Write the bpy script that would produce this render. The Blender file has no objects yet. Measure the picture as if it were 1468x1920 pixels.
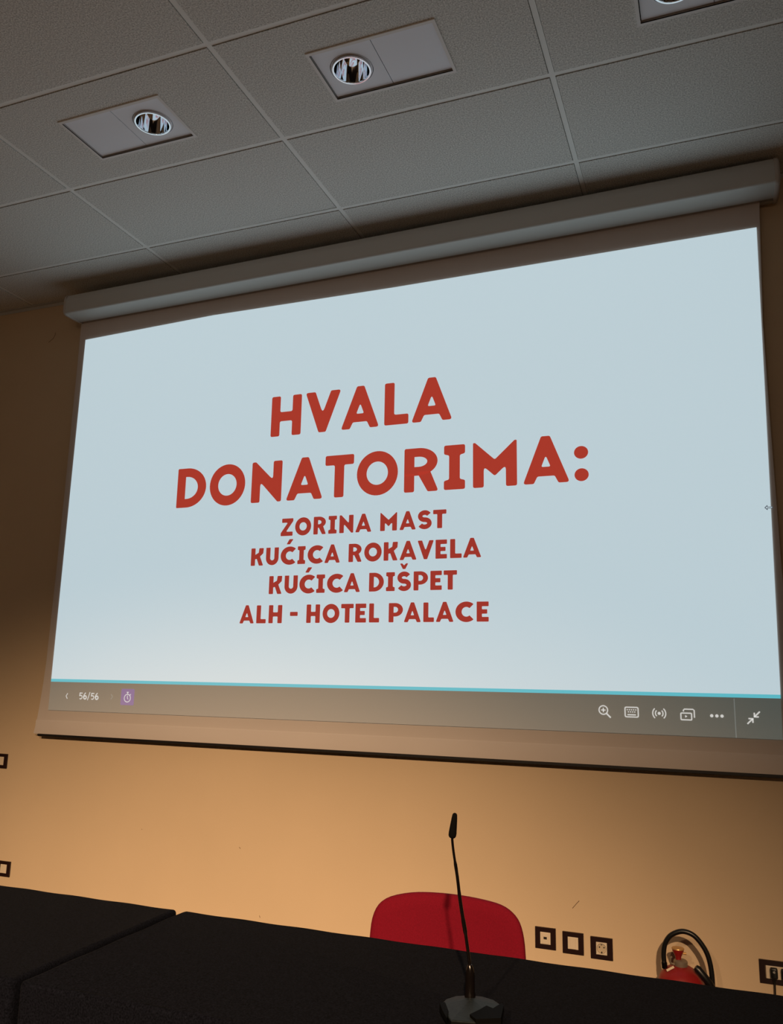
import bpy, bmesh, math, random
from mathutils import Vector, Matrix
from mathutils.geometry import tessellate_polygon
random.seed(4)
scene = bpy.context.scene
COL = scene.collection
PI = math.pi

# ------------------------------------------------------------------ camera
yaw, pitch, roll = 0.3717, 0.1913, 0.0190
fw = Vector((-math.sin(yaw)*math.cos(pitch), math.cos(yaw)*math.cos(pitch), math.sin(pitch)))
rt = fw.cross(Vector((0, 0, 1))).normalized(); up = rt.cross(fw)
c_, s_ = math.cos(roll), math.sin(roll)
rt, up = c_*rt + s_*up, -s_*rt + c_*up
cam_d = bpy.data.cameras.new('camera'); cam = bpy.data.objects.new('camera', cam_d); COL.objects.link(cam)
cam_d.sensor_fit = 'HORIZONTAL'; cam_d.sensor_width = 36.0; cam_d.lens = 36.0*1562.3/1468
cam_d.clip_start = 0.05; cam_d.clip_end = 60
M = Matrix((rt, up, -fw)).transposed().to_4x4(); M.translation = Vector((1.695, -3.943, 1.462))
cam.matrix_world = M
scene.camera = cam

# ------------------------------------------------------------------ world, exposure
w = bpy.data.worlds.new('world'); scene.world = w; w.use_nodes = True
w.node_tree.nodes['Background'].inputs[0].default_value = (0.02, 0.018, 0.016, 1)
scene.view_settings.view_transform = 'Standard'; scene.view_settings.look = 'None'
scene.view_settings.exposure = 0.0; scene.view_settings.gamma = 1.0
scene.view_settings.use_curve_mapping = False

# ------------------------------------------------------------------ lights: two warm spots of the back ceiling row, plus added wide fill spots
def spot(name, loc, target, energy, col, size, blend, rad):
    l = bpy.data.lights.new(name, 'SPOT'); l.energy = energy; l.color = col
    l.spot_size = math.radians(size); l.spot_blend = blend; l.shadow_soft_size = rad
    o = bpy.data.objects.new(name, l); COL.objects.link(o); o.location = loc
    d = Vector(target) - Vector(loc); o.rotation_euler = d.to_track_quat('-Z', 'Y').to_euler()
    return o
WARM = (1.0, 0.675, 0.395)
SOFT = (1.0, 0.74, 0.54)
spot('warm_spot_light', (0.55, -7.0, 3.74), (-1.45, 0, -2.45), 1750, WARM, 55, 1.0, 0.05)
spot('warm_spot_light', (2.85, -7.3, 3.74), (-0.70, 0, -2.6), 2250, WARM, 54, 1.0, 0.06)
spot('wide_fill_spot', (0.55, -7.0, 3.74), (-1.6, 0, -0.3), 46, SOFT, 100, 1.0, 0.05)  # added weak fill to lift the dim upper wall, no lamp of its own
spot('wide_fill_spot', (2.85, -7.3, 3.74), (-1.2, 0, -0.3), 34, SOFT, 100, 1.0, 0.06)  # same added fill from the right-hand spot

# ------------------------------------------------------------------ helpers
def tag(o, label=None, cat=None, group=None, kind=None):
    if label: o['label'] = label
    if cat: o['category'] = cat
    if group: o['group'] = group
    if kind: o['kind'] = kind
    return o
def empty(name, loc=(0, 0, 0), rz=0.0):
    o = bpy.data.objects.new(name, None); COL.objects.link(o); o.location = loc
    o.rotation_euler = (0, 0, rz); o.empty_display_size = 0.1
    return o
def obj(name, bm, mat, parent=None, smooth=False, loc=None):
    me = bpy.data.meshes.new(name)
    bmesh.ops.recalc_face_normals(bm, faces=bm.faces)
    bm.to_mesh(me); bm.free(); me.materials.append(mat)
    if smooth:
        for p in me.polygons: p.use_smooth = True
        if smooth != 'all':
            me.set_sharp_from_angle(angle=math.radians(38))
    o = bpy.data.objects.new(name, me); COL.objects.link(o)
    if parent: o.parent = parent
    if loc: o.location = loc
    return o
def box(bm, x0, x1, y0, y1, z0, z1, bev=0.0, seg=2):
    r = bmesh.ops.create_cube(bm, size=1.0)
    for v in r['verts']:
        v.co = Vector(((x0+x1)/2 + v.co.x*(x1-x0), (y0+y1)/2 + v.co.y*(y1-y0), (z0+z1)/2 + v.co.z*(z1-z0)))
    if bev:
        es = list({e for v in r['verts'] for e in v.link_edges})
        bmesh.ops.bevel(bm, geom=es, offset=bev, segments=seg, profile=0.5, affect='EDGES')
    return r
def bx(*a, **k):
    bm = bmesh.new(); box(bm, *a, **k); return bm
def lathe(bm, prof, c=(0, 0, 0), n=32, axis='Z', cap=True):
    rings = []
    for r, h in prof:
        ring = []
        for i in range(n):
            a = 2*PI*i/n
            if axis == 'Z': p = (c[0]+r*math.cos(a), c[1]+r*math.sin(a), c[2]+h)
            elif axis == 'Y': p = (c[0]+r*math.cos(a), c[1]+h, c[2]+r*math.sin(a))
            else: p = (c[0]+h, c[1]+r*math.cos(a), c[2]+r*math.sin(a))
            ring.append(bm.verts.new(p))
        rings.append(ring)
    for a, b in zip(rings, rings[1:]):
        for i in range(n): bm.faces.new((a[i], a[(i+1) % n], b[(i+1) % n], b[i]))
    if cap:
        bm.faces.new(rings[0]); bm.faces.new(rings[-1])
def tube(bm, pts, radii, n=12, cap=True):
    pts = [Vector(p) for p in pts]
    if not hasattr(radii, '__len__'): radii = [radii]*len(pts)
    prev = None; rings = []
    for i, p in enumerate(pts):
        t = (pts[min(i+1, len(pts)-1)] - pts[max(i-1, 0)]).normalized()
        if prev is None:
            nrm = t.orthogonal().normalized()
        else:
            nrm = (prev - t*prev.dot(t)).normalized()
        prev = nrm; b = t.cross(nrm)
        rings.append([bm.verts.new(p + radii[i]*(math.cos(2*PI*k/n)*nrm + math.sin(2*PI*k/n)*b)) for k in range(n)])
    for a, b in zip(rings, rings[1:]):
        for i in range(n): bm.faces.new((a[i], a[(i+1) % n], b[(i+1) % n], b[i]))
    if cap: bm.faces.new(rings[0]); bm.faces.new(rings[-1])
def spline(pts, k=8):
    P = [Vector(p) for p in pts]; out = []
    for i in range(len(P)-1):
        p0 = P[max(i-1, 0)]; p1 = P[i]; p2 = P[i+1]; p3 = P[min(i+2, len(P)-1)]
        for j in range(k):
            t = j/k
            out.append(0.5*((2*p1) + (p2-p0)*t + (2*p0-5*p1+4*p2-p3)*t*t + (3*p1-p0-3*p2+p3)*t**3))
    out.append(P[-1]); return out
def extrude_profile_x(bm, prof, x0, x1, n=1, f=None):
    """closed profile of (y, z) swept along x"""
    rows = []
    for i in range(n+1):
        x = x0 + (x1-x0)*i/n
        rows.append([bm.verts.new((x, y, z)) for y, z in prof])
    m = len(prof)
    for a, b in zip(rows, rows[1:]):
        for i in range(m): bm.faces.new((a[i], a[(i+1) % m], b[(i+1) % m], b[i]))
    bm.faces.new(rows[0]); bm.faces.new(rows[-1])

# ------------------------------------------------------------------ materials
def mat(name, col, rough=0.6, metal=0.0, emit=None, es=1.0, var=None, bump=None, spec=0.5, sheen=0.0, coat=0.0):
    """var=(scale, amount) mottles the base colour, bump=(scale, strength, distance)"""
    m = bpy.data.materials.new(name); m.use_nodes = True; nt = m.node_tree; N = nt.nodes; L = nt.links
    b = N['Principled BSDF']
    b.inputs['Base Color'].default_value = (*col, 1); b.inputs['Roughness'].default_value = rough
    b.inputs['Metallic'].default_value = metal; b.inputs['Specular IOR Level'].default_value = spec
    b.inputs['Sheen Weight'].default_value = sheen; b.inputs['Coat Weight'].default_value = coat
    if emit:
        b.inputs['Emission Color'].default_value = (*emit, 1); b.inputs['Emission Strength'].default_value = es
    tc = N.new('ShaderNodeTexCoord')
    if var:
        n1 = N.new('ShaderNodeTexNoise'); n1.inputs['Scale'].default_value = var[0]; n1.inputs['Detail'].default_value = 4
        L.new(tc.outputs['Object'], n1.inputs['Vector'])
        rmp = N.new('ShaderNodeMapRange'); rmp.inputs['From Min'].default_value = 0.3; rmp.inputs['From Max'].default_value = 0.7
        rmp.inputs['To Min'].default_value = 1-var[1]; rmp.inputs['To Max'].default_value = 1+var[1]
        L.new(n1.outputs['Fac'], rmp.inputs['Value'])
        mx = N.new('ShaderNodeVectorMath'); mx.operation = 'SCALE'; mx.inputs[0].default_value = col
        L.new(rmp.outputs['Result'], mx.inputs['Scale']); L.new(mx.outputs['Vector'], b.inputs['Base Color'])
    if bump:
        n2 = N.new('ShaderNodeTexNoise'); n2.inputs['Scale'].default_value = bump[0]; n2.inputs['Detail'].default_value = 5
        L.new(tc.outputs['Object'], n2.inputs['Vector'])
        bp = N.new('ShaderNodeBump'); bp.inputs['Strength'].default_value = bump[1]; bp.inputs['Distance'].default_value = bump[2]
        L.new(n2.outputs['Fac'], bp.inputs['Height']); L.new(bp.outputs['Normal'], b.inputs['Normal'])
    return m
M_wall = mat('ochre_wall_paint', (0.68, 0.515, 0.345), 0.75, var=(1.3, 0.035), bump=(140, 0.12, 0.002), spec=0.25)
M_tile = mat('mineral_fibre_tile', (0.695, 0.690, 0.660), 0.95, var=(170, 0.36), bump=(260, 0.35, 0.002), spec=0.1)
M_grid = mat('grid_bar_enamel', (0.88, 0.88, 0.85), 0.6, spec=0.3)
M_void = mat('ceiling_void_dark', (0.02, 0.02, 0.02), 0.9)
M_floor = mat('brown_floor', (0.055, 0.038, 0.028), 0.6, var=(6, 0.2))
M_fix = mat('fixture_grey_white', (0.88, 0.90, 0.97), 0.5, spec=0.4)
M_fixf = mat('fixture_frame_enamel', (0.80, 0.77, 0.75), 0.5, spec=0.4)
M_ring = mat('polished_ring', (0.95, 0.95, 0.97), 0.12, metal=1.0)
M_mirror = mat('mirror_reflector', (0.86, 0.88, 0.92), 0.03, metal=1.0)
M_lamp = mat('dark_lamp_socket', (0.035, 0.012, 0.008), 0.3)
M_case = mat('screen_case_enamel', (0.56, 0.55, 0.52), 0.45, bump=(300, 0.1, 0.001))
M_cap = mat('case_end_plastic', (0.55, 0.50, 0.46), 0.5)
M_fabric = mat('screen_fabric', (0.70, 0.62, 0.58), 0.85, var=(2.0, 0.02), spec=0.15)
M_black = mat('black_metal_bar', (0.008, 0.006, 0.006), 0.5)
M_slide = mat('projected_white', (0.50, 0.46, 0.42), 0.9, emit=(0.462, 0.585, 0.640), spec=0.1)
M_band = mat('projected_toolbar', (0.60, 0.54, 0.50), 0.9, emit=(0.030, 0.054, 0.054), spec=0.1)
M_teal = mat('projected_teal', (0.20, 0.2, 0.2), 0.9, emit=(0.09, 0.46, 0.54), spec=0.1)
M_red = mat('projected_red', (0.15, 0.04, 0.03), 0.9, emit=(0.375, 0.038, 0.022), spec=0.1)
M_redd = mat('projected_deep_red', (0.15, 0.04, 0.03), 0.9, emit=(0.320, 0.033, 0.022), spec=0.1)
M_icon = mat('projected_icon_white', (0.3, 0.3, 0.3), 0.9, emit=(0.56, 0.56, 0.54), spec=0.1)
M_icond = mat('projected_icon_faint', (0.5, 0.45, 0.4), 0.9, emit=(0.13, 0.16, 0.16), spec=0.1)
M_purple = mat('projected_purple', (0.5, 0.42, 0.42), 0.9, emit=(0.085, 0.06, 0.22), spec=0.1)
M_grey = mat('projected_pointer_outline', (0.05, 0.05, 0.06), 0.9, emit=(0.06, 0.07, 0.09), spec=0.1)
M_cloth = mat('black_table_cloth', (0.0032, 0.0036, 0.0060), 0.95, var=(230, 0.65), bump=(700, 0.5, 0.001), spec=0.02, sheen=0.006)
M_redfab = mat('red_chair_fabric', (0.165, 0.003, 0.013), 0.9, var=(300, 0.12), bump=(600, 0.3, 0.001), spec=0.15)
M_chmetal = mat('black_chair_steel', (0.01, 0.01, 0.01), 0.35)
M_mic = mat('black_microphone_gloss', (0.004, 0.003, 0.003), 0.14, spec=0.35)
M_foam = mat('black_foam', (0.004, 0.004, 0.004), 1.0, bump=(900, 0.6, 0.001), spec=0.05)
M_micbase = mat('black_microphone_base', (0.010, 0.013, 0.0135), 0.55, var=(160, 0.35), spec=0.22)
M_button = mat('dark_button', (0.002, 0.002, 0.002), 0.7, spec=0.05)
M_plate = mat('dark_brown_plate', (0.018, 0.006, 0.006), 0.35, spec=0.4)
M_cream = mat('cream_plastic', (0.72, 0.60, 0.46), 0.45)
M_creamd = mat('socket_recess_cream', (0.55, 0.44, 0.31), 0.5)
M_hole = mat('socket_hole_dark', (0.012, 0.006, 0.004), 0.6)
M_plug = mat('black_plug', (0.008, 0.008, 0.008), 0.3)
M_extred = mat('extinguisher_red', (0.27, 0.012, 0.013), 0.4, var=(20, 0.1), spec=0.4)
M_hose = mat('black_rubber_hose', (0.006, 0.006, 0.007), 0.35)
M_steel = mat('dull_steel', (0.28, 0.23, 0.18), 0.45, metal=0.5)
M_brass = mat('brass_cap', (0.62, 0.35, 0.12), 0.35, metal=0.4)
M_chrome = mat('bright_fitting', (0.8, 0.78, 0.75), 0.2, metal=1.0)
M_tagw = mat('white_tag', (0.8, 0.66, 0.5), 0.6)
M_scratch = mat('wall_scratch', (0.12, 0.06, 0.03), 0.9)

# ------------------------------------------------------------------ room shell
H = 3.8; XL, XR, YB = -4.2, 5.2, -9.0
def struct(name, bm, m, parent=None):
    o = obj(name, bm, m, parent); o['kind'] = 'structure'; return o
struct('wall_front', bx(XL, XR, 0.0, 0.15, 0, H+0.2), M_wall)
struct('wall_left', bx(XL-0.15, XL, YB-0.15, 0.15, 0, H+0.2), M_wall)
struct('wall_right', bx(XR, XR+0.15, YB-0.15, 0.15, 0, H+0.2), M_wall)
struct('wall_back', bx(XL, XR, YB-0.15, YB, 0, H+0.2), M_wall)
struct('floor', bx(XL-0.15, XR+0.15, YB-0.15, 0.15, -0.15, 0), M_floor)
# ceiling: slab, then lay-in tiles of 1.2 x 0.605 m with a visible grid of bars
YG = -0.407; PX, PY = 1.2, 0.605
fix = [(-0.614, -1.306, PI), (0.591, -1.306, 0.0), (1.801, -1.306, 0.0)]       # downlight panels: centre, turn
FW, FD = 0.505, 0.270                                                          # opening cut in the tile
bm = bmesh.new()
g = 0.0130                                                                      # half gap between tiles
ix0 = math.floor(XL/PX); ix1 = math.ceil(XR/PX)
for i in range(ix0, ix1):
    for j in range(-15, 1):
        x0, x1 = max(i*PX+g, XL), min((i+1)*PX-g, XR)
        y0, y1 = max(YG+(j-1)*PY+g, YB), min(YG+j*PY-g, 0-0.002)
        if x1-x0 < 0.02 or y1-y0 < 0.02: continue
        hole = [f for f in fix if x0 < f[0] < x1 and y0 < f[1] < y1]
        if hole:
            fx, fy, _ = hole[0]
            box(bm, x0, fx-FW/2, y0, y1, H, H+0.02); box(bm, fx+FW/2, x1, y0, y1, H, H+0.02)
            box(bm, fx-FW/2, fx+FW/2, y0, fy-FD/2, H, H+0.02); box(bm, fx-FW/2, fx+FW/2, fy+FD/2, y1, H, H+0.02)
        else:
            r = box(bm, x0, x1, y0, y1, H, H+0.02)
            if i == -1 and j == 0:                    # this tile sits crooked: its far right corner is short of the bar
                for v in r['verts']:
                    if v.co.y > -0.7 and v.co.x > -0.6: v.co.y -= 0.009
# last strip beside the wall
for i in range(ix0, ix1):
    x0, x1 = max(i*PX+g, XL), min((i+1)*PX-g, XR)
    r = box(bm, x0, x1, YG+g, -0.022, H, H+0.02)
ceil = struct('ceiling', bm, M_tile)
bm = bmesh.new()
for i in range(ix0+1, ix1): box(bm, i*PX-0.0108, i*PX+0.0108, YB, -0.001, H+0.003, H+0.030)
for j in range(-14, 1): box(bm, XL, XR, YG+j*PY-0.0108, YG+j*PY+0.0108, H+0.0035, H+0.029)
gr = obj('ceiling_grid', bm, M_grid, ceil)
obj('ceiling_void', bx(XL-0.15, XR+0.15, YB-0.15, 0.15, H+0.2, H+0.3), M_void, ceil)
bm = bmesh.new(); box(bm, XL, XR, -0.020, 0, H-0.004, H+0.001); box(bm, XL, XR, -0.003, 0, H-0.024, H-0.004)
struct('trim_1', bm, M_case)
bm = bmesh.new(); box(bm, XL, XR, -0.012, 0, 0, 0.08)
struct('baseboard_front', bm, M_plate)
# small scratches in the paint
wall = bpy.data.objects['wall_front']
for pts in ([(1.044, 0.467), (1.060, 0.486), (1.074, 0.501)], [(-2.202, 3.590), (-2.205, 3.570), (-2.216, 3.551), (-2.252, 3.529)],
            [(-0.645, 0.573), (-0.637, 0.567)], [(-0.509, 0.262), (-0.505, 0.252)], [(-1.254, 0.612), (-1.250, 0.610)]):
    bm = bmesh.new(); tube(bm, [(x, -0.0004, z) for x, z in pts], 0.0011, 6); obj('scratch_mark', bm, M_scratch, wall)

# ------------------------------------------------------------------ ceiling downlights
def ring_flat(bm, r0, r1, z0, z1, c, n=48):
    lathe(bm, [(r0, z0), (r1, z0), (r1, z1), (r0, z1), (r0, z0)], (c[0], c[1], 0), n, cap=False)
def plate_with_hole(bm, x0, x1, y0, y1, z0, z1, c, r, n=48):
    outer = [(x0, y0), (x1, y0), (x1, y1), (x0, y1)]
    inner = [(c[0]+r*math.cos(2*PI*k/n), c[1]+r*math.sin(2*PI*k/n)) for k in range(n)]
    tris = tessellate_polygon([[Vector((*p, 0)) for p in outer], [Vector((*p, 0)) for p in inner]])
    allp = outer+inner
    lo = [bm.verts.new((*p, z0)) for p in allp]; hi = [bm.verts.new((*p, z1)) for p in allp]
    for t in tris:
        bm.faces.new([lo[k] for k in t]); bm.faces.new([hi[k] for k in t])
    for loop in (range(0, 4), range(4, 4+n)):
        L_ = list(loop)
        for a, b in zip(L_, L_[1:]+L_[:1]): bm.faces.new((lo[a], lo[b], hi[b], hi[a]))
def make_downlight():
    t = empty('recessed_downlight')
    W2, D2 = 0.2625, 0.144
    bm = bmesh.new()                                           # frame flange round the opening
    b = 0.0125
    box(bm, -W2, W2, -D2, -D2+b, -0.005, 0.0); box(bm, -W2, W2, D2-b, D2, -0.005, 0.0)
    box(bm, -W2, -W2+b, -D2+b, D2-b, -0.005, 0.0); box(bm, W2-b, W2, -D2+b, D2-b, -0.005, 0.0)
    for s in (-1, 1):                                          # inner returns
        box(bm, -W2+b, W2-b, s*(D2-b)-0.001 if s < 0 else D2-b-0.0, -(D2-b) if s < 0 else D2-b+0.001, -0.005, 0.03)
        box(bm, s*(W2-b) - (0.001 if s < 0 else 0), s*(W2-b) + (0.001 if s > 0 else 0), -D2+b, D2-b, -0.005, 0.03)
    obj('frame', bm, M_fixf, t)
    bm = bmesh.new(); box(bm, 0.0012, W2-b-0.003, -D2+b+0.004, D2-b-0.0045, 0.004, 0.007)
    obj('blank_cover', bm, M_fix, t)
    bm = bmesh.new(); c = (-0.127, -0.003)
    plate_with_hole(bm, -W2+b+0.003, -0.0012, -D2+b+0.004, D2-b-0.0045, 0.004, 0.007, c, 0.086)
    obj('lamp_plate', bm, M_fix, t)
    bm = bmesh.new(); ring_flat(bm, 0.075, 0.0835, 0.0045, 0.008, c); obj('gimbal_ring', bm, M_fix, t)
    bm = bmesh.new()
    lathe(bm, [(0.0770, 0.003), (0.0772, -0.004), (0.0766, -0.005), (0.0705, -0.005), (0.0698, -0.004), (0.0694, 0.003)], (c[0], c[1], 0), 48, cap=False)
    obj('chrome_ring', bm, M_ring, t, smooth=True)
    bm = bmesh.new()
    lathe(bm, [(0.0696, 0.0), (0.0675, 0.02), (0.064, 0.045), (0.056, 0.075), (0.045, 0.10), (0.030, 0.118)], (c[0], c[1], 0), 40, cap=False)
    obj('reflector', bm, M_mirror, t, smooth='all')
    bm = bmesh.new(); lathe(bm, [(0.030, 0.118), (0.030, 0.09), (0.024, 0.085), (0.004, 0.084)], (c[0], c[1], 0), 24)
    obj('lamp_socket', bm, M_lamp, t, smooth=True)
    bm = bmesh.new()                                           # housing above the ceiling
    z = 0.15
    box(bm, -W2+b, W2-b, -D2+b, D2-b, z, z+0.004)
    for s in (-1, 1):
        box(bm, -W2+b, W2-b, min(s*(D2-b), s*(D2-b-0.002)), max(s*(D2-b), s*(D2-b-0.002)), 0.008, z)
        box(bm, min(s*(W2-b), s*(W2-b-0.002)), max(s*(W2-b), s*(W2-b-0.002)), -D2+b, D2-b, 0.008, z)
    obj('housing', bm, M_void, t)
    return t
def copy_tree(o, parent=None):
    c = o.copy(); COL.objects.link(c)
    if parent: c.parent = parent; c.matrix_parent_inverse = o.matrix_parent_inverse.copy()
    for ch in list(o.children): copy_tree(ch, c)
    return c
dl = make_downlight()
labels = ['leftmost recessed ceiling downlight panel, its round mirrored lamp at the right end',
          'middle recessed ceiling downlight panel with round mirrored lamp at its left end',
          'recessed ceiling downlight panel cut off by the top edge of the photo']
for k, (x, y, a) in enumerate(fix):
    o = dl if k == 0 else copy_tree(dl)
    o.location = (x, y, H); o.rotation_euler = (0, 0, a)
    tag(o, labels[k], 'ceiling light', 'recessed downlights in the tile ceiling')

# ------------------------------------------------------------------ projection screen
scr = empty('projection_screen', (0.042, -0.12, 0))
tag(scr, 'large wall-mounted pull-down projection screen showing red lettering on a pale slide', 'projection screen')
OX, OY = 0.042, -0.12
KS = 1.0197
def sobj(name, bm, m, parent=scr, smooth=False, flat=True):
    """geometry given in room coordinates, parented to the screen"""
    if flat:                     # picture and fabric: final size of the picture, fabric hanging 45 mm off the wall
        for v in bm.verts: v.co = Vector((KS*v.co.x-0.0334, v.co.y+0.075, KS*v.co.z-0.0288))
    bmesh.ops.translate(bm, verts=bm.verts, vec=(-OX, -OY, 0))
    return obj(name, bm, m, parent, smooth)
def tilt(z, x): return z + 0.012*(x-OX) + (0.012 if z < 3.64 else 0.0)
prof = [(-0.200, 3.722), (-0.2035, 3.700), (-0.2045, 3.660), (-0.2030, 3.626)]
for a in range(0, 91, 18):                                      # short round to the underside
    prof.append((-0.190-0.013*math.cos(math.radians(a)), 3.6225-0.013*math.sin(math.radians(a))))
prof += [(-0.150, 3.6080), (-0.100, 3.6075), (-0.060, 3.6100), (-0.056, 3.614), (-0.056, 3.626), (-0.036, 3.626), (-0.036, 3.612), (-0.012, 3.612),
         (-0.006, 3.620), (-0.006, 3.740), (-0.012, 3.748), (-0.170, 3.748), (-0.190, 3.742)]
XA, XB = -1.948, 2.046
bm = bmesh.new(); extrude_profile_x(bm, prof, XA, XB)
for v in bm.verts: v.co.z = tilt(v.co.z, v.co.x)
sobj('roller_case', bm, M_case, smooth=True, flat=False)
capprof = [(-0.2035, 3.730), (-0.2060, 3.700), (-0.2065, 3.660), (-0.2055, 3.624), (-0.196, 3.6095), (-0.18, 3.6045), (-0.10, 3.6045), (-0.012, 3.609),
           (-0.004, 3.618), (-0.004, 3.742), (-0.012, 3.750), (-0.170, 3.750), (-0.192, 3.744)]
for s, xa in ((-1, XA), (1, XB)):
    bm = bmesh.new(); rows = []
    cy, cz = -0.1, 3.678
    for off, sc in ((-0.004, 1.0), (0.006, 1.0), (0.013, .97), (0.018, .90), (0.021, .78)):
        rows.append([bm.verts.new((xa+s*off, cy+(y-cy)*sc, tilt(cz+(z-cz)*sc, xa))) for y, z in capprof])
    for a, b in zip(rows, rows[1:]):
        for i in range(len(capprof)): bm.faces.new((a[i], a[(i+1) % len(capprof)], b[(i+1) % len(capprof)], b[i]))
    bm.faces.new(rows[-1]); bm.faces.new(rows[0])
    sobj('end_cap', bm, M_cap, smooth=True, flat=False)
for xb in (-1.2, 1.3):
    bm = bmesh.new(); box(bm, xb-0.03, xb+0.03, -0.16, 0, tilt(3.748, xb), tilt(3.752, xb)); box(bm, xb-0.03, xb+0.03, -0.006, 0, 3.64, tilt(3.752, xb))
    sobj('wall_bracket', bm, M_grid, flat=False)
# fabric with gently curled side edges
bm = bmesh.new()
zs = [1.092, 1.13, 1.19, 1.253, 1.37, 1.493, 1.96, 2.54, 3.03, 3.29, 3.549, 3.612]
xl = [-1.947, -1.938, -1.928, -1.921, -1.910, -1.903, -1.894, -1.887, -1.884, -1.882, -1.882, -1.882]
xr = [1.985, 1.983, 1.980, 1.976, 1.972, 1.968, 1.962, 1.958, 1.957, 1.966, 1.975, 1.979]
nx = 24; front = []; back = []
for z, a, b in zip(zs, xl, xr):
    fr = []; bk = []
    for i in range(nx+1):
        x = a+(b-a)*i/nx; e = min(x-a, b-x)
        curl = 0.006*max(0, 1-e/0.10)**2
        fr.append(bm.verts.new((x, -0.1205-curl*0.3, z))); bk.append(bm.verts.new((x, -0.1195-curl*0.3, z)))
    front.append(fr); back.append(bk)
for R_ in (front, back):
    for a, b in zip(R_, R_[1:]):
        for i in range(nx): bm.faces.new((a[i], a[i+1], b[i+1], b[i]))
for a, b in ((front[0], back[0]), (front[-1], back[-1])):
    for i in range(nx): bm.faces.new((a[i], a[i+1], b[i+1], b[i]))
for k in (0, nx):
    for a in range(len(zs)-1): bm.faces.new((front[a][k], front[a+1][k], back[a+1][k], back[a][k]))
fabric = sobj('screen_fabric', bm, M_fabric)
bm = bmesh.new(); extrude_profile_x(bm, [(-0.1210, 1.168), (-0.1245, 1.160), (-0.1255, 1.10), (-0.124, 1.090), (-0.116, 1.090), (-0.116, 1.10), (-0.1195, 1.168)], -1.935, 1.977)
sobj('hem_pocket', bm, M_fabric, smooth=True)
bm = bmesh.new(); box(bm, -1.912, 1.95, -0.125, -0.112, 1.0775, 1.0915, 0.002)
sobj('weight_bar', bm, M_black)

# projected picture on the fabric: corners in metres (x, z)
TL, TR, BL, BR = (-1.834, 3.441), (1.958, 3.480), (-1.853, 1.223), (1.922, 1.228)
def slide_x(side, z):
    t = (z-1.225)/(3.46-1.225)
    return BL[0]+(TL[0]-BL[0])*t if side < 0 else BR[0]+(TR[0]-BR[0])*t
def quad(bm, pts, y):
    bm.faces.new([bm.verts.new((x, y, z)) for x, z in pts])
ZT = 1.3835                                                     # top of the toolbar
bm = bmesh.new()
tri = [(slide_x(-1, 1.396), 1.396), (slide_x(1, 1.406), 1.406), TR, (1.123, 3.473), (0.182, 3.466), (-0.92, 3.470), TL]
bm.faces.new([bm.verts.new((x, -0.1262, z)) for x, z in tri])
slide = sobj('slide_picture', bm, M_slide)
bm = bmesh.new(); quad(bm, [(slide_x(-1, 1.380), 1.380), (slide_x(1, 1.391), 1.391), (slide_x(1, 1.406), 1.406), (slide_x(-1, 1.396), 1.396)], -0.1262)
sobj('teal_line', bm, M_teal, slide)
bm = bmesh.new(); quad(bm, [BL, BR, (slide_x(1, 1.391), 1.391), (slide_x(-1, 1.380), 1.380)], -0.1262)
sobj('toolbar', bm, M_band, slide)
YT = -0.1272
for nm in ('teal_line', 'toolbar'): bpy.data.objects[nm].parent = slide

# ---- lettering: polygons with rounded corners
def fillet(P, r, n=4):
    out = []; m = len(P)
    for i in range(m):
        a, p, b = Vector(P[i-1]), Vector(P[i]), Vector(P[(i+1) % m])
        u = a-p; v = b-p; lu, lv = u.length, v.length
        if lu < 1e-6 or lv < 1e-6: continue
        u /= lu; v /= lv
        ang = math.acos(max(-1, min(1, u.dot(v))))
        if ang > 2.8: out.append(tuple(p)); continue
        d = min(r/math.tan(ang/2) if ang > 0.05 else lu*0.4, lu*0.45, lv*0.45)
        q0 = p+u*d; q1 = p+v*d
        for k in range(n+1):
            t = k/n; out.append(tuple(q0*(1-t)**2 + p*2*t*(1-t) + q1*t*t))
    return out
def arc(cx, cy, rx, ry, a0, a1, n=20):
    return [(cx+rx*math.cos(math.radians(a0+(a1-a0)*k/n)), cy+ry*math.sin(math.radians(a0+(a1-a0)*k/n))) for k in range(n+1)]
def stroke(path, t):
    """outline of a thick open path"""
    P = [Vector(p) for p in path]; L_, R_ = [], []
    for i, p in enumerate(P):
        d = (P[min(i+1, len(P)-1)]-P[max(i-1, 0)]).normalized(); nrm = Vector((-d.y, d.x))*t/2
        L_.append(tuple(p+nrm)); R_.append(tuple(p-nrm))
    return L_+R_[::-1]
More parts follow.
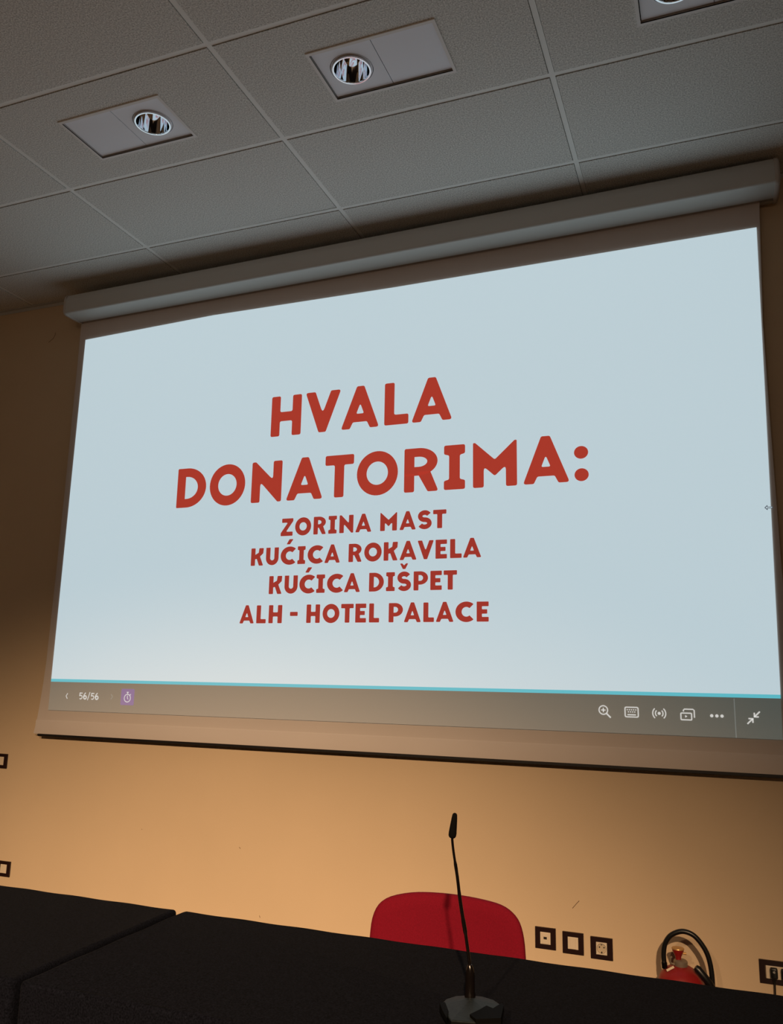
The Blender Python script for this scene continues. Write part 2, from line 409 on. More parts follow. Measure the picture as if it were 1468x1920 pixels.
def glyph(ch, w, h, t):
    """list of pieces; each piece is [outline, hole...] in metres from the letter's lower left corner"""
    r = 0.045*h; F = lambda P, rr=r: fillet(P, rr)
    if ch == 'H': return [[F([(0, 0), (t, 0), (t, .37*h), (w-t, .37*h), (w-t, 0), (w, 0), (w, h), (w-t, h), (w-t, .60*h), (t, .60*h), (t, h), (0, h)])]]
    if ch == 'V': return [[F([(0, h), (.28*w, h), (.5*w, .46*h), (.72*w, h), (w, h), (.60*w, 0), (.40*w, 0)], r*1.1)]]
    if ch == 'A': return [[F([(0, 0), (.235*w, 0), (.315*w, .155*h), (.685*w, .155*h), (.765*w, 0), (w, 0), (.595*w, 1.02*h), (.405*w, 1.02*h)], r*1.1),
                           F([(.40*w, .355*h), (.60*w, .355*h), (.50*w, .60*h)][::-1], r*.6)]]
    if ch == 'L': return [[F([(0, 0), (w, 0), (w, .235*h), (t, .235*h), (t, h), (0, h)])]]
    if ch == 'E':
        b = .235*h
        return [[F([(0, 0), (w, 0), (w, b), (t, b), (t, .5*h-b*.45), (.88*w, .5*h-b*.45), (.88*w, .5*h+b*.48), (t, .5*h+b*.48), (t, h-b), (w, h-b), (w, h), (0, h)], r*.8)]]
    if ch == 'O': return [[arc(w/2, h/2, w/2, .515*h, 0, 354, 47), arc(w/2, h/2, w/2-t, .515*h-t*1.02, 354, 0, 47)]]
    if ch == 'D':
        rx = .66*w
        out = F([(0, 0), (w-rx, 0)], r)[:0] + [(0.02*w, 0)] + arc(w-rx, h/2, rx, h/2, -90, 90, 28) + [(0.02*w, h), (0, h*.98), (0, .02*h)]
        ri = max(rx-t, .1*w)
        return [[out, ([(t, .22*h)] + arc(w-rx, h/2, ri, h*.28, -90, 90, 20) + [(t, .78*h)])[::-1]]]
    if ch == 'N': return [[F([(0, 0), (t, 0), (t, .50*h), (w-t*.42, 0), (w, 0), (w, h), (w-t, h), (w-t, .54*h), (t*.42, h), (0, h)])]]
    if ch == 'T':
        a = (w-t)/2
        return [[F([(a, 0), (w-a, 0), (w-a, .765*h), (w, .765*h), (w, h), (0, h), (0, .765*h), (a, .765*h)])]]
    if ch == 'I':
        a = (w-t*1.02)/2; b = .20*h
        return [[F([(0, 0), (w, 0), (w, b), (w-a, b+.03*h), (w-a, h-b-.03*h), (w, h-b), (w, h), (0, h), (0, h-b), (a, h-b-.03*h), (a, b+.03*h), (0, b)])]]
    if ch in 'RP':
        top = h; bot = .37*h if ch == 'R' else .30*h; ry = (top-bot)/2; rx = .55*w; cx = w*.97-rx if ch == 'R' else w-rx; cy = (top+bot)/2
        bowl = [[(0.02*w, bot)] + arc(cx, cy, rx, ry, -90, 90, 24) + [(0.03*w, h), (0, h*.97), (0, bot)],
                ([(t, bot+.20*h)] + arc(cx, cy, rx-t, ry-.20*h, -90, 90, 16) + [(t, h-.20*h)])[::-1]]
        P = [bowl, [F([(0, 0), (t, 0), (t, bot+.05*h), (0, bot+.05*h)])]]
        if ch == 'R': P.append([F([(.69*w, 0), (w, 0), (.76*w, .46*h), (.38*w, .46*h), (.42*w, .38*h)])])
        return P
    if ch == 'M': return [[F([(0, 0), (t, 0), (t, .46*h), (.5*w, .24*h), (w-t, .46*h), (w-t, 0), (w, 0), (w, h), (w-.05*w, h), (.5*w, .60*h), (.05*w, h), (0, h)])]]
    if ch == 'Z': return [[F([(0, 0), (w*.98, 0), (w*.98, .24*h), (.44*w, .24*h), (w, .84*h), (w, h), (.08*w, h), (.08*w, .76*h), (.56*w, .76*h), (0, .17*h)])]]
    if ch == 'U':
        p = [(t/2, h)] + arc(w/2, w*.5, w/2-t/2, w*.5-t/2, 180, 360, 20) + [(w-t/2, h)]
        return [[F(stroke(p, t), r*.5)]]
    if ch == 'C':
        p = arc(w*.5, h/2, w*.5-t/2, .515*h-t/2, 48, 312, 30)
        k = w/(max(x for x, _ in stroke(p, t)))
        return [[fillet([(x*k, y) for x, y in stroke(p, t)], r*.6)]]
    if ch == 'S':
        q = t*.92; ra = (1.03*h-q)/4; yb = -.015*h+q/2+ra; yt = yb+2*ra; rx = w/2-q/2
        p = arc(w/2, yt, rx*.95, ra, 25, 270, 22) + arc(w/2, yb, rx, ra, 90, -155, 22)[1:]
        return [[fillet(stroke(p, q), r*.5)]]
    if ch == 'K':
        return [[F([(0, 0), (t, 0), (t, h), (0, h)])],
                [F([(t*.8, .34*h), (t*.8, .60*h), (.60*w, .74*h), (.64*w, h), (w, h), (w*.97, .70*h), (.72*w, .52*h), (w, 0), (.66*w, 0), (.46*w, .40*h)])]]
    if ch == '-': return [[F([(0, 0), (w, 0), (w, h), (0, h)], .2*h)]]
    return []
def add_pieces(bm, pieces, ox, oz, y=YT):
    for loops in pieces:
        clean = []
        for lp in loops:
            q = []
            for p in lp:
                if not q or (abs(p[0]-q[-1][0])+abs(p[1]-q[-1][1])) > 1e-5: q.append(p)
            if (abs(q[0][0]-q[-1][0])+abs(q[0][1]-q[-1][1])) < 1e-5: q.pop()
            clean.append(q)
        tris = tessellate_polygon([[Vector((*p, 0)) for p in q] for q in clean])
        vs = [bm.verts.new((ox+x, y, oz+z)) for q in clean for x, z in q]
        for t in tris:
            try: bm.faces.new([vs[k] for k in t])
            except ValueError: pass
def text(name, items, z0, z1, t, m, extra=None):
    """one object per word; z0, z1 give baseline and cap line at both ends of the row"""
    xa = items[0][1]; xb = items[-1][2]; words = [[items[0]]]
    for p, q in zip(items, items[1:]):
        if q[1]-p[2] > 0.033 or '-' in (p[0], q[0]): words.append([])
        words[-1].append(q)
    for wd in words:
        bm = bmesh.new()
        for ch, x0, x1 in wd:
            u = (x0-xa)/(xb-xa); base = z0[0]+(z0[1]-z0[0])*u; top = z1[0]+(z1[1]-z1[0])*u
            if ch == '-': add_pieces(bm, glyph('-', x1-x0, 0.021, t), x0, base+.036); continue
            if ch == ':':
                for zz in (2.382, 2.489): add_pieces(bm, [[arc(0, 0, .0325, .0305, 0, 350, 30)]], (x0+x1)/2, zz)
                continue
            add_pieces(bm, glyph(ch, x1-x0, top-base, t), x0, base)
        for pcs, ox, oz in (extra or []):
            if wd[0][1] <= ox <= wd[-1][2]: add_pieces(bm, pcs, ox, oz)
        sobj(name, bm, m, slide)
text('heading_lettering', [('H', -.504, -.322), ('V', -.299, -.091), ('A', -.086, .129), ('L', .158, .290), ('A', .306, .522)], (2.705, 2.711), (2.931, 2.937), .054, M_red)
text('heading_lettering', [('D', -1.083, -.894), ('O', -.870, -.646), ('N', -.606, -.422), ('A', -.394, -.179), ('T', -.168, -.005), ('O', .013, .238),
     ('R', .272, .453), ('I', .481, .589), ('M', .629, .846), ('A', .874, 1.094), (':', 1.117, 1.181)], (2.344, 2.353), (2.568, 2.579), .054, M_red)
text('name_lettering', [('Z', -.415, -.343), ('O', -.331, -.238), ('R', -.224, -.152), ('I', -.139, -.092), ('N', -.077, .001), ('A', .012, .101),
     ('M', .148, .238), ('A', .251, .338), ('S', .347, .420), ('T', .427, .495)], (2.158, 2.162), (2.251, 2.254), .0255, M_redd)
acc = lambda s: [[fillet([(0, 0), (.020, 0), (.040*s, .027), (.016*s, .027)], .003)]]
caron = [[fillet([(0, .028), (.012, .028), (.0215, .018), (.031, .028), (.043, .028), (.028, 0), (.015, 0)], .003)]]
text('name_lettering', [('K', -.586, -.511), ('U', -.496, -.421), ('C', -.409, -.321), ('I', -.310, -.265), ('C', -.252, -.163), ('A', -.156, -.068),
     ('R', -.021, .052), ('O', .065, .159), ('K', .170, .245), ('A', .254, .344), ('V', .348, .432), ('E', .441, .499), ('L', .515, .573), ('A', .579, .670)],
     (2.006, 2.013), (2.099, 2.106), .0255, M_redd, [(acc(1), -.377, 2.113)])
text('name_lettering', [('K', -.470, -.394), ('U', -.379, -.303), ('C', -.293, -.204), ('I', -.196, -.148), ('C', -.136, -.046), ('A', -.042, .047),
     ('D', .095, .174), ('I', .186, .232), ('S', .244, .317), ('P', .330, .404), ('E', .416, .474), ('T', .483, .550)],
     (1.855, 1.861), (1.949, 1.954), .0255, M_redd, [(acc(1), -.262, 1.962), (caron, .258, 1.966)])
text('name_lettering', [('A', -.637, -.550), ('L', -.536, -.480), ('H', -.464, -.386), ('-', -.340, -.296), ('H', -.246, -.170), ('O', -.155, -.062),
     ('T', -.053, .015), ('E', .025, .083), ('L', .099, .153), ('P', .203, .277), ('A', .282, .370), ('L', .382, .436), ('A', .445, .534), ('C', .543, .632), ('E', .647, .705)],
     (1.704, 1.708), (1.797, 1.802), .0255, M_redd)

# ---- toolbar icons
def ringp(cx, cz, r, t, n=28): return [arc(cx, cz, r, r, 0, 350, n), arc(cx, cz, r-t, r-t, 350, 0, n)]
def line(a, b, t): return [stroke([a, b], t)]
def rrect(x0, x1, z0, z1, r, t=None):
    o = fillet([(x0, z0), (x1, z0), (x1, z1), (x0, z1)], r)
    if t is None: return [o]
    return [o, fillet([(x0+t, z0+t), (x0+t, z1-t), (x1-t, z1-t), (x1-t, z0+t)], max(r-t, .001))]
def icon(name, pieces, m=M_icon):
    bm = bmesh.new(); add_pieces(bm, pieces, 0, 0); return sobj(name, bm, m, slide)
icon('zoom_icon', [ringp(1.2165, 1.3225, .0205, .0045), line((1.230, 1.308), (1.247, 1.291), .006), line((1.207, 1.3225), (1.226, 1.3225), .0042), line((1.2165, 1.313), (1.2165, 1.332), .0042)])
kb = [rrect(1.306, 1.365, 1.295, 1.340, .008, .0045), rrect(1.318, 1.353, 1.304, 1.3085, .001)]
for k in range(5): kb.append(rrect(1.3155+k*.0088, 1.3200+k*.0088, 1.325, 1.3295, .001))
for k in range(4): kb.append(rrect(1.320+k*.0088, 1.3245+k*.0088, 1.316, 1.3205, .001))
icon('keyboard_icon', kb)
bc = [[arc(1.449, 1.316, .0062, .0062, 0, 340, 18)]]
for s in (0, 180):
    for rr in (.0155, .0265): bc.append([stroke(arc(1.449, 1.316, rr, rr*1.0, s-48, s+48, 14), .0042)])
icon('broadcast_icon', bc)
icon('playlist_icon', [rrect(1.534, 1.581, 1.291, 1.323, .006, .0045), [fillet([(1.553, 1.302), (1.553, 1.313), (1.562, 1.3075)], .001)],
     [stroke([(1.547, 1.327), (1.547, 1.333), (1.551, 1.337), (1.585, 1.337), (1.590, 1.333), (1.590, 1.303)], .0045)]])
icon('more_icon', [[arc(x, 1.3135, .0064, .0064, 0, 340, 18)] for x in (1.658, 1.678, 1.698)])
def arrow(cx, cz, s, L=.017):
    # arrow whose tip points towards (-s, -s)
    tip = (cx-s*L*.5, cz-s*L*.5)
    return [line((cx+s*L*.75, cz+s*L*.75), (tip[0]+s*.002, tip[1]+s*.002), .0052),
            [stroke([(tip[0], tip[1]+s*L*.95), tip], .0052)], [stroke([(tip[0]-s*.0026, tip[1]), (tip[0]+s*L*.95, tip[1])], .0052)]]
icon('exit_full_screen_icon', arrow(1.8305, 1.3235, 1)+arrow(1.8065, 1.2985, -1))
icon('divider_line', [rrect(1.7470, 1.7492, 1.228, 1.386, .0004)], M_icond)
icon('previous_icon', [[stroke([(-1.724, 1.318), (-1.734, 1.3035), (-1.724, 1.289)], .0042)]])
icon('next_icon', [[stroke([(-1.424, 1.321), (-1.414, 1.3075), (-1.424, 1.294)], .0036)]], M_icond)
icon('timer_button', [rrect(-1.357, -1.270, 1.266, 1.352, .006)], M_purple)
bm = bmesh.new(); add_pieces(bm, [ringp(-1.3135, 1.303, .0225, .0042), line((-1.3135, 1.303), (-1.3135, 1.317), .004), line((-1.3135, 1.304), (-1.308, 1.297), .0036),
     line((-1.320, 1.334), (-1.307, 1.334), .0045), line((-1.3135, 1.325), (-1.3135, 1.334), .004), line((-1.298, 1.319), (-1.292, 1.325), .004)], 0, 0, YT-0.0008)
sobj('timer_icon', bm, M_icon, slide)
# page counter 56/56: figures as thick strokes
def digit(ch, x, z, w, h):
    if ch == '5':
        return [[stroke([(x+w*.92, z+h*.93), (x+w*.22, z+h*.93)], .0048)], [stroke([(x+w*.2, z+h), (x+w*.14, z+h*.50)], .0048)],
                [stroke([(x+w*.10, z+h*.52)] + [(x+w*.45+w*.42*math.cos(math.radians(a)), z+h*.32+h*.27*math.sin(math.radians(a))) for a in range(90, -150, -20)], .0048)]]
    if ch == '6':
        return [[[(x+w*.5+w*.5*math.cos(2*PI*k/20), z+h*.30+h*.33*math.sin(2*PI*k/20)) for k in range(20)], [(x+w*.5+w*.24*math.cos(-2*PI*k/16), z+h*.30+h*.15*math.sin(-2*PI*k/16)) for k in range(16)]],
                [stroke([(x+w*.07, z+h*.34), (x+w*.20, z+h*.70), (x+w*.62, z+h*1.0)], .0050)]]
    return [[stroke([(x, z-.004), (x+w, z+h+.004)], .0042)]]
pc = []
for ch, x, w_ in (('5', -1.642, .024), ('6', -1.613, .024), ('/', -1.583, .014), ('5', -1.561, .024), ('6', -1.532, .024)):
    pc += digit(ch, x, 1.2885, w_, .036)
icon('page_counter', pc)
# mouse pointer: small outlined arrow at the right edge of the picture
def ptr(k):
    P = [(1.912, 2.1845), (1.9245, 2.197), (1.9245, 2.1885), (1.944, 2.1885), (1.944, 2.1805), (1.9245, 2.1805), (1.9245, 2.172)]
    c = Vector((1.924, 2.1845)); return [tuple(c+(Vector(p)-c)*k) for p in P]
icon('pointer_outline', [[fillet(ptr(1.0), .002)]], M_grey)
bm = bmesh.new()
P = [(1.9165, 2.1845), (1.9220, 2.1905), (1.9220, 2.1862), (1.942, 2.1862), (1.942, 2.1828), (1.9220, 2.1828), (1.9220, 2.1785)]
add_pieces(bm, [[P]], 0, 0, YT-0.0006); sobj('pointer_fill', bm, M_slide, slide)

# ------------------------------------------------------------------ tables under black cloths
def cloth(name, x0, x1, label, seed):
    """black cloth draped over a table: flat top with soft rounded edges, sides hanging in shallow folds to the floor"""
    rnd = random.Random(seed); y0, y1, zt, R = -2.300, -1.650, 0.750, 0.013
    cx, cy = (x0+x1)/2, (y0+y1)/2; hx, hy = (x1-x0)/2, (y1-y0)/2
    per = []; rc = 0.018
    def add(px, py, nx_, ny_): per.append((px, py, nx_, ny_))
    def edge(a, b, nrm, n):
        for k in range(n): t = k/n; add(a[0]+(b[0]-a[0])*t, a[1]+(b[1]-a[1])*t, *nrm)
    def corner(c, a0):
        for k in range(6): a = math.radians(a0+90*k/6); add(c[0]+rc*math.cos(a), c[1]+rc*math.sin(a), math.cos(a), math.sin(a))
    nxs, nys = int((x1-x0)/0.02), int((y1-y0)/0.02)
    edge((x0+rc, y0), (x1-rc, y0), (0, -1), nxs); corner((x1-rc, y0+rc), -90)
    edge((x1, y0+rc), (x1, y1-rc), (1, 0), nys); corner((x1-rc, y1-rc), 0)
    edge((x1-rc, y1), (x0+rc, y1), (0, 1), nxs); corner((x0+rc, y1-rc), 90)
    edge((x0, y1-rc), (x0, y0+rc), (-1, 0), nys); corner((x0+rc, y0+rc), 180)
    bm = bmesh.new(); ph = rnd.random()*6
    prof = [(-R, 0.0), (-R*.6, -R*.06), (-R*.25, -R*.25), (-.04*R, -R*.6), (0, -R)] + [(0, -R-0.73*k/10) for k in range(1, 11)]
    rings = []
    for off, dz in prof:
        ring = []
        for k, (px, py, ax, ay) in enumerate(per):
            drop = max(0, -dz-R)/0.73; s = k*0.02
            side = 0.4 if abs(ax) > .5 else 1.0               # the ends that meet another table hang flat
            amp = 0.012*drop*(math.sin(s*9+ph)+0.5*math.sin(s*21+1.7*ph))*side
            wob = 0.0012*math.sin(s*31+ph)*(1 if dz > -R else 0)
            o_ = off+amp*(0.2 if abs(ax) > .5 else 1)
            short = 1-0.70*max(0.0, min(1.0, (py-(y1-0.06))/0.06)) if dz < -R else 1.0   # only a short flap on the chair side
            zz = dz if dz >= -R else -R+(dz+R)*short
            ring.append(bm.verts.new((px+ax*o_, py+ay*o_, zt+zz+wob*.6)))
        rings.append(ring)
    m = len(per)
    for a, b in zip(rings, rings[1:]):
        for i in range(m): bm.faces.new((a[i], a[(i+1) % m], b[(i+1) % m], b[i]))
    top = bm.faces.new(rings[0])
    for v in list(bm.verts): v.co.z = max(v.co.z, 0.004)
    o = obj(name, bm, M_cloth, None, smooth=True)
    tag(o, label, 'tablecloth', 'black cloths over the long head tables')
    return o
cloth('draped_tablecloth', -1.70, 0.136, 'black cloth covering the left-hand table, its right side meeting the other cloth at the seam', 1)
cloth('draped_tablecloth', 0.154, 1.99, 'black cloth covering the table that carries the gooseneck microphone', 2)

# ------------------------------------------------------------------ chair behind the table
ch = empty('conference_chair', (0.893, -1.36, 0))
tag(ch, 'red upholstered chair with a rounded back behind the black-covered table', 'chair')
outl = [(-.243, .50), (-.247, .58), (-.241, .662), (-.234, .72), (-.215, .761), (-.179, .786), (-.113, .803), (-.042, .8095), (.041, .8105), (.117, .8065), (.170, .799), (.204, .783),
        (.226, .758), (.238, .718), (.243, .664), (.247, .58), (.240, .50), (.21, .455), (.12, .44), (-.12, .44), (-.21, .455)]
ol = [(p.x, p.z) for p in spline([(x, 0, z) for x, z in outl+outl[:1]], 3)][:-1]
def dome_panel(y0, y1, curve, bm, pts, rim=0.012):
    """padded panel: outline swept through its thickness, with rounded rim and slight curvature"""
    cz = 0.63; rows = []
    cols = [(0.0, .0), (0.0, .35), (rim*.35, .8), (rim, 1.0)]
    seq = [(rim*2.5, 0, 0.0)]
    half = (y1-y0)/2; ym = (y0+y1)/2
    layers = [(0.55, 1.0), (0.80, .97), (0.93, .85), (0.985, .55), (1.0, 0.15)]
    full = [(s, -d) for s, d in layers] + [(s, d) for s, d in layers[::-1]]
    for s, d in full:
        row = []
        for x, z in pts:
            xx = x*s; zz = cz+(z-cz)*s
            row.append(bm.verts.new((xx, ym+half*d-curve*(xx/.245)**2, zz)))
        rows.append(row)
    n = len(pts)
    for a, b in zip(rows, rows[1:]):
        for i in range(n): bm.faces.new((a[i], a[(i+1) % n], b[(i+1) % n], b[i]))
    for row, d in ((rows[0], -half), (rows[-1], half)):
        c = bm.verts.new((0, ym+d, cz))
        for i in range(n): bm.faces.new((row[i], row[(i+1) % n], c))
bm = bmesh.new(); dome_panel(-.022, .018, .020, bm, ol); obj('backrest', bm, M_redfab, ch, smooth='all')
bm = bmesh.new(); dome_panel(.019, .030, .020, bm, [(x*.93, .63+(z-.63)*.92) for x, z in ol]); obj('back_shell', bm, M_chmetal, ch, smooth='all')
bm = bmesh.new(); box(bm, -.235, .235, -.50, -.055, .425, .48, .022, 4); obj('seat', bm, M_redfab, ch, smooth='all')
bm = bmesh.new(); box(bm, -.225, .225, -.49, -.065, .412, .426, .004); obj('seat_shell', bm, M_chmetal, ch)
for s in (-1, 1):
    bm = bmesh.new(); tube(bm, spline([(s*.19, -.46, .415), (s*.23, -.465, .30), (s*.235, -.47, .012)]), .011, 10); obj('leg', bm, M_chmetal, ch, smooth=True)
    bm = bmesh.new(); tube(bm, spline([(s*.19, .0, .62), (s*.19, .02, .48), (s*.21, -.01, .38), (s*.235, .05, .012)]), .011, 10); obj('leg', bm, M_chmetal, ch, smooth=True)
    bm = bmesh.new(); tube(bm, [(s*.205, -.46, .405), (s*.205, -.01, .405)], .010, 10); obj('side_rail', bm, M_chmetal, ch, smooth=True)

# ------------------------------------------------------------------ gooseneck microphone on the table
mx, my, mz = 1.154, -2.030, 0.7505
mic = empty('gooseneck_microphone', (mx, my, mz))
tag(mic, 'black gooseneck microphone with a foam windshield on a wedge base, standing on the black tablecloth', 'microphone')
def rel(p): return (p[0]-mx, p[1]-my, p[2]-mz)
def uv(u, v): return (0.932*u-0.362*v, 0.362*u+0.932*v)       # the base faces the audience, turned on the table
foot = [(-.050, -.117), (0, -.125), (.050, -.117), (.060, -.075), (.067, -.030), (.053, .002), (.030, .021), (0, .027), (-.030, .021), (-.053, .002), (-.067, -.030), (-.060, -.075)]
def ringv(k, z): return [bm.verts.new((*uv(u*k, -.045+(v+.045)*k), z)) for u, v in foot]
bm = bmesh.new()
rows = [ringv(1.0, 0.001), ringv(1.02, .007), ringv(.99, .0175)]
for a, b in zip(rows, rows[1:]):
    for i in range(len(foot)): bm.faces.new((a[i], a[(i+1) % len(foot)], b[(i+1) % len(foot)], b[i]))
bm.faces.new(rows[0]); bm.faces.new(rows[-1])
obj('base_skirt', bm, M_button, mic)
bm = bmesh.new(); rows = [ringv(.985, .0172), ringv(.96, .0188), ringv(.92, .0198)]
for a, b in zip(rows, rows[1:]):
    for i in range(len(foot)): bm.faces.new((a[i], a[(i+1) % len(foot)], b[(i+1) % len(foot)], b[i]))
bm.faces.new(rows[0])
ctr = bm.verts.new((*uv(0, -.02), .028))
for i in range(len(foot)): bm.faces.new((rows[-1][i], rows[-1][(i+1) % len(foot)], ctr))
obj('base_top', bm, M_micbase, mic)
bm = bmesh.new()
pts = [uv(*p) for p in [(.012, -.075), (.022, -.062), (.030, -.052), (.042, -.066), (.064, -.036), (.067, -.050), (.061, -.075), (.052, -.116), (0, -.124), (-.010, -.100)]]
tri = tessellate_polygon([[Vector((*p, 0)) for p in pts]])
lo = [bm.verts.new((x, y, .012)) for x, y in pts]; hi = [bm.verts.new((x, y, .0262)) for x, y in pts]
for i in range(len(pts)): bm.faces.new((lo[i], lo[(i+1) % len(pts)], hi[(i+1) % len(pts)], hi[i]))
for t in tri: bm.faces.new([lo[k] for k in t]); bm.faces.new([hi[k] for k in t])
obj('talk_button', bm, M_button, mic)
bm = bmesh.new()
pts = [uv(*p) for p in [(-.068, -.030), (-.056, -.026), (-.052, -.075), (-.058, -.110), (-.064, -.075)]]
lo = [bm.verts.new((x, y, .012)) for x, y in pts]; hi = [bm.verts.new((x, y, .0222)) for x, y in pts]
for i in range(len(pts)): bm.faces.new((lo[i], lo[(i+1) % len(pts)], hi[(i+1) % len(pts)], hi[i]))
bm.faces.new(lo); bm.faces.new(hi); obj('side_strip', bm, M_button, mic)
bm = bmesh.new(); lathe(bm, [(.0115, .018), (.0115, .030), (.0105, .036), (.0104, .062), (.0098, .072), (.0070, .083), (.0040, .089)], (0, 0, 0), 24); obj('stem_socket', bm, M_mic, mic, smooth=True)
bm = bmesh.new(); lathe(bm, [(.0118, .024), (.0122, .026), (.0118, .029)], (0, 0, 0), 24, cap=False); obj('socket_ring', bm, M_mic, mic, smooth=True)
neck = [(1.154, my, .835), (1.150, my, .862), (1.144, my, .899), (1.136, my, .940), (1.130, my, .975), (1.124, my, 1.019), (1.116, my, 1.064), (1.1125, my, 1.090), (1.1120, my, 1.102)]
sp = spline([rel(p) for p in neck], 6)
rad = []
for p in sp:
    z = p.z+mz
    rad.append(.0036 if z < .90 else (.0046 if z < .932 else (.0040 if z < .985 else (.0036 if z < 1.03 else (.0038 if z < 1.045 else .0029)))))
bm = bmesh.new(); tube(bm, sp, rad, 12); obj('gooseneck', bm, M_mic, mic, smooth=True)
bm = bmesh.new(); a, b = Vector(rel((1.1115, my, 1.098))), Vector(rel((1.1185, my, 1.153)))
ks = [(0, .004), (.03, .0068), (.10, .0088), (.22, .0090), (.5, .0078), (.8, .0064), (.93, .0054), (.98, .0036), (1.0, .0008)]
tube(bm, [a+(b-a)*k for k, _ in ks], [r for _, r in ks], 20); obj('foam_windshield', bm, M_foam, mic, smooth='all')

# ------------------------------------------------------------------ wall plates
def plate(name, x, z, w_, h_, label, cat, group=None):
    t = empty(name, (x, 0, z)); tag(t, label, cat, group)
    bm = bmesh.new()
    iw, ih = (w_-.044)/2, .0245
    for a in ((-w_/2, w_/2, ih, h_/2), (-w_/2, w_/2, -h_/2, -ih), (-w_/2, -iw, -ih, ih), (iw, w_/2, -ih, ih)):
        box(bm, a[0], a[1], -.009, -.0005, a[2], a[3])
    obj('cover_frame', bm, M_plate, t)
    return t
def insert(t, x0, x1, name='insert', y=-.0105, m=None):
    return obj(name, bx(x0, x1, y, -.001, -.0240, .0240, bev=.0012), m or M_cream, t)
W_ = .090; HH = .0865
G3 = 'wall outlets in dark square frames beside the red chair'
t = plate('data_outlet', .9245, .333, W_, HH, 'data outlet with one small dark port, nearest the red chair in the row of three', 'wall outlet', G3)
obj('insert', bx(-.0225, .0225, -.0105, -.001, -.0245, .0245, bev=.0012), M_cream, t)
obj('port_cover', bx(-.015, .015, -.0125, -.010, -.0215, .0215, bev=.001), M_cream, t)
obj('port', bx(-.0072, .0072, -.0130, -.012, -.0035, .0065), M_hole, t)
t = plate('blank_outlet', 1.0445, .3275, W_, HH, 'blank outlet in a dark frame, middle of the three right of the red chair', 'wall outlet', G3)
obj('insert', bx(-.0225, .0225, -.0105, -.001, -.0245, .0245, bev=.0012), M_cream, t)
obj('blank_cover', bx(-.0125, .0125, -.0125, -.010, -.0235, .0235, bev=.001), M_cream, t)
def schuko(t, cx=0.0):
    bm = bmesh.new(); plate_with_hole(bm, cx-.0225, cx+.0225, -.0245, .0245, -.0110, -.001, (cx, 0), .0200, 36)
    for v in bm.verts: v.co = Vector((v.co.x, v.co.z, v.co.y))
    obj('insert', bm, M_cream, t)
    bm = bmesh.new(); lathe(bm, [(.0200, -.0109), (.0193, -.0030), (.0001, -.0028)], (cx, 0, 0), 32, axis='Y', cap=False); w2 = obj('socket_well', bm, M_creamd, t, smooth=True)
    for s in (-1, 1):
        bm = bmesh.new(); lathe(bm, [(.0030, -.0036), (.0030, -.0020)], (cx+s*.0095, 0, .003), 16, axis='Y'); obj('pin_hole', bm, M_hole, t)
    for s in (-1, 1): obj('earth_clip', bx(cx-.0022, cx+.0022, -.0105, -.0030, s*.0165-.0025, s*.0165+.0025), M_hole if s < 0 else M_steel, t)
t = plate('power_socket', 1.1655, .3215, .0925, HH, 'round two-pin power socket in a dark frame, rightmost of the row of three', 'wall outlet', G3)
schuko(t)
# wide plate at the right with two plugs in it
t = plate('double_socket', 1.8505, .3165, .129, .0870, 'wide dark-framed socket plate right of the fire extinguisher, cut by the photo edge', 'wall outlet')
insert(t, -.0405, .0405)
for k, (px_, lab) in enumerate(((1.8385, 'black plug in the left place of the wide socket plate, cable hanging down'), (1.8785, 'black plug in the right place of the wide socket plate, at the photo edge'))):
    p = empty('power_plug', (px_, -.0108, .3165)); tag(p, lab, 'plug', 'black plugs in the wide socket plate')
    bm = bmesh.new(); box(bm, -.0135, .0135, -.022, 0, -.018, .0215, .005, 3); obj('plug_body', bm, M_plug, p, smooth='all')
    bm = bmesh.new(); lathe(bm, [(.0045, -.0235), (.0045, -.022)], (0, 0, .008), 16, axis='Y'); obj('centre_screw', bm, M_chrome, p)
    bm = bmesh.new(); tube(bm, [(0, -.013, -.015), (.0, -.013, -.030), (.001, -.013, -.036)], [.006, .0045, .003], 12); obj('strain_relief', bm, M_plug, p, smooth=True)
    bm = bmesh.new(); tube(bm, spline([(.001, -.013, -.034), (.0, -.013, -.10), (.004, -.02, -.20), (.01, -.03, -.30), (.05, -.06, -.303), (.12, -.08, -.303)]), .0030, 10); obj('cable', bm, M_plug, p, smooth=True)
GL = 'outlets in dark frames at the left edge'
for x, z, lab in ((-2.281, .913, 'upper of the two dark-framed outlets at the left edge, below the screen corner'),
                  (-2.178, .3245, 'lower of the two dark-framed outlets at the left edge, just above the black table')):
    t = plate('side_outlet', x, z, .090, .081, lab, 'wall outlet', GL)
    obj('insert', bx(-.0225, .0225, -.0105, -.001, -.0235, .0235, bev=.0012), M_cream, t)
    obj('outlet_cover', bx(-.0125, .0125, -.0122, -.010, -.0225, .0225, bev=.001), M_cream, t)

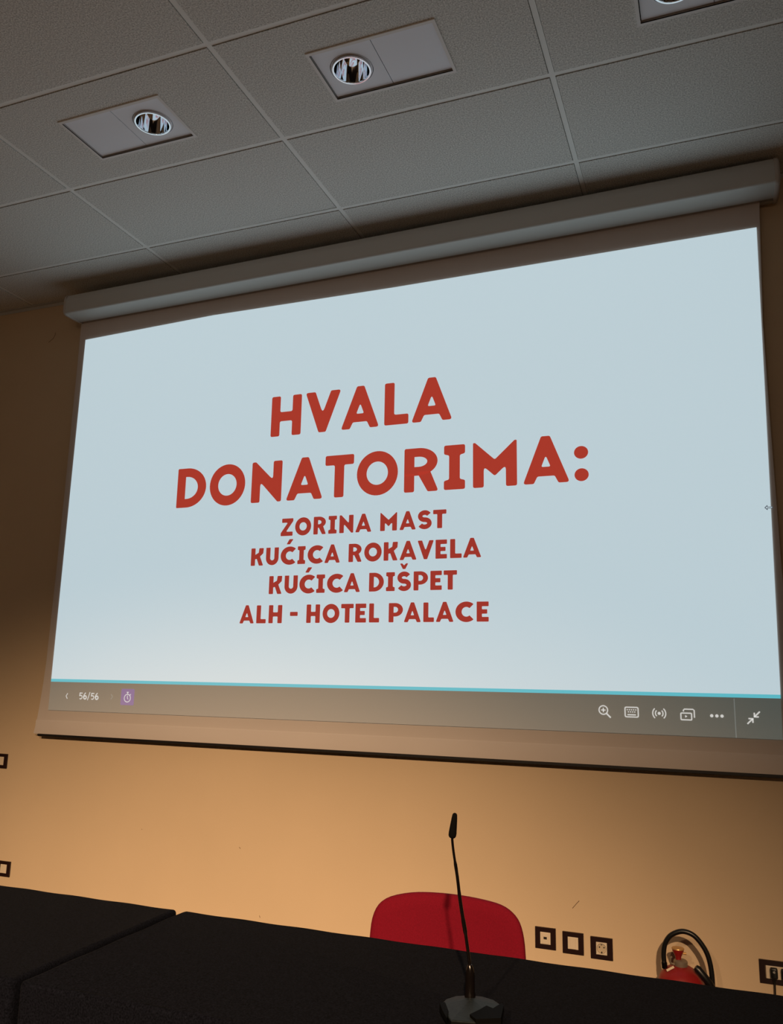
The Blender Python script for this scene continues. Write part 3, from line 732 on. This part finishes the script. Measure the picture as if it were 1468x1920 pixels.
# ------------------------------------------------------------------ fire extinguisher on the floor by the wall
ex, ey = 1.492, -.155
fe = empty('fire_extinguisher', (ex, ey, 0))
tag(fe, 'red fire extinguisher with an arched black hose standing against the wall', 'fire extinguisher')
bm = bmesh.new(); lathe(bm, [(.080, .004), (.086, .012), (.088, .03), (.0885, .262), (.086, .285), (.078, .305), (.062, .323), (.040, .336), (.022, .341)], (0, 0, 0), 40); obj('cylinder', bm, M_extred, fe, smooth='all')
bm = bmesh.new(); lathe(bm, [(.0895, 0), (.091, .004), (.091, .030), (.0885, .034)], (0, 0, 0), 40, cap=False); obj('foot_ring', bm, M_hose, fe, smooth=True)
bm = bmesh.new(); lathe(bm, [(.026, .336), (.027, .340), (.027, .357), (.022, .361), (.012, .363)], (.001, 0, 0), 24); obj('valve_collar', bm, M_steel, fe, smooth=True)
bm = bmesh.new(); lathe(bm, [(.011, .360), (.012, .372), (.018, .384), (.022, .394), (.0225, .400)], (-.007, 0, 0), 24); obj('valve_knob', bm, M_extred, fe, smooth=True)
bm = bmesh.new(); lathe(bm, [(.0235, .3995), (.0245, .4015), (.0235, .404), (.004, .4045)], (-.007, 0, 0), 24); obj('knob_cap', bm, M_brass, fe, smooth=True)
bm = bmesh.new(); lathe(bm, [(.0045, .0), (.0045, .012)], (.012, 0, .386), 12, axis='X'); obj('safety_pin', bm, M_brass, fe, smooth=True)
bm = bmesh.new(); tube(bm, spline([(-.022, -.012, .345), (-.036, -.016, .350), (-.036, -.018, .366), (-.030, -.018, .374)]), .0040, 10); obj('lever', bm, M_steel, fe, smooth=True)
bm = bmesh.new(); box(bm, -.016, .016, -.001, .001, -.004, .004)
tg = obj('paper_tag', bm, M_tagw, fe, loc=(-.036, -.050, .338)); tg.rotation_euler = (0, math.radians(-30), math.radians(10))
bm = bmesh.new(); tube(bm, [(-.060, -.01, .325), (-.061, -.01, .345), (-.061, -.01, .352)], [.011, .0115, .009], 16); obj('hose_fitting', bm, M_mic, fe, smooth=True)
bm = bmesh.new(); lathe(bm, [(.0035, -.003), (.0035, 0)], (-.061, -.020, .350), 12, axis='Y'); obj('fitting_rivet', bm, M_chrome, fe)
hs = [(1.4305, ey, .345), (1.4305, ey, .378), (1.438, ey, .414), (1.4615, ey, .447), (1.503, ey, .4665), (1.543, ey, .4595), (1.573, ey, .432), (1.596, ey, .392), (1.607, ey, .340), (1.609, ey, .280), (1.602, ey-.004, .22), (1.590, ey-.006, .17)]
bm = bmesh.new(); tube(bm, spline([(p[0]-ex, p[1]-ey-.012, p[2]+.004) for p in hs], 8), .0098, 16); obj('hose', bm, M_hose, fe, smooth='all')
bm = bmesh.new(); tube(bm, [(.058, -.034, .352), (.066, -.034, .345), (.105, -.030, .300), (.118, -.026, .28), (.122, -.022, .22)], [.010, .0155, .0150, .013, .010], 16); obj('nozzle', bm, M_hose, fe, smooth=True)
bm = bmesh.new(); box(bm, .078, .125, -.045, -.02, .262, .286, .004); obj('hose_clip', bm, M_mic, fe, smooth=True)
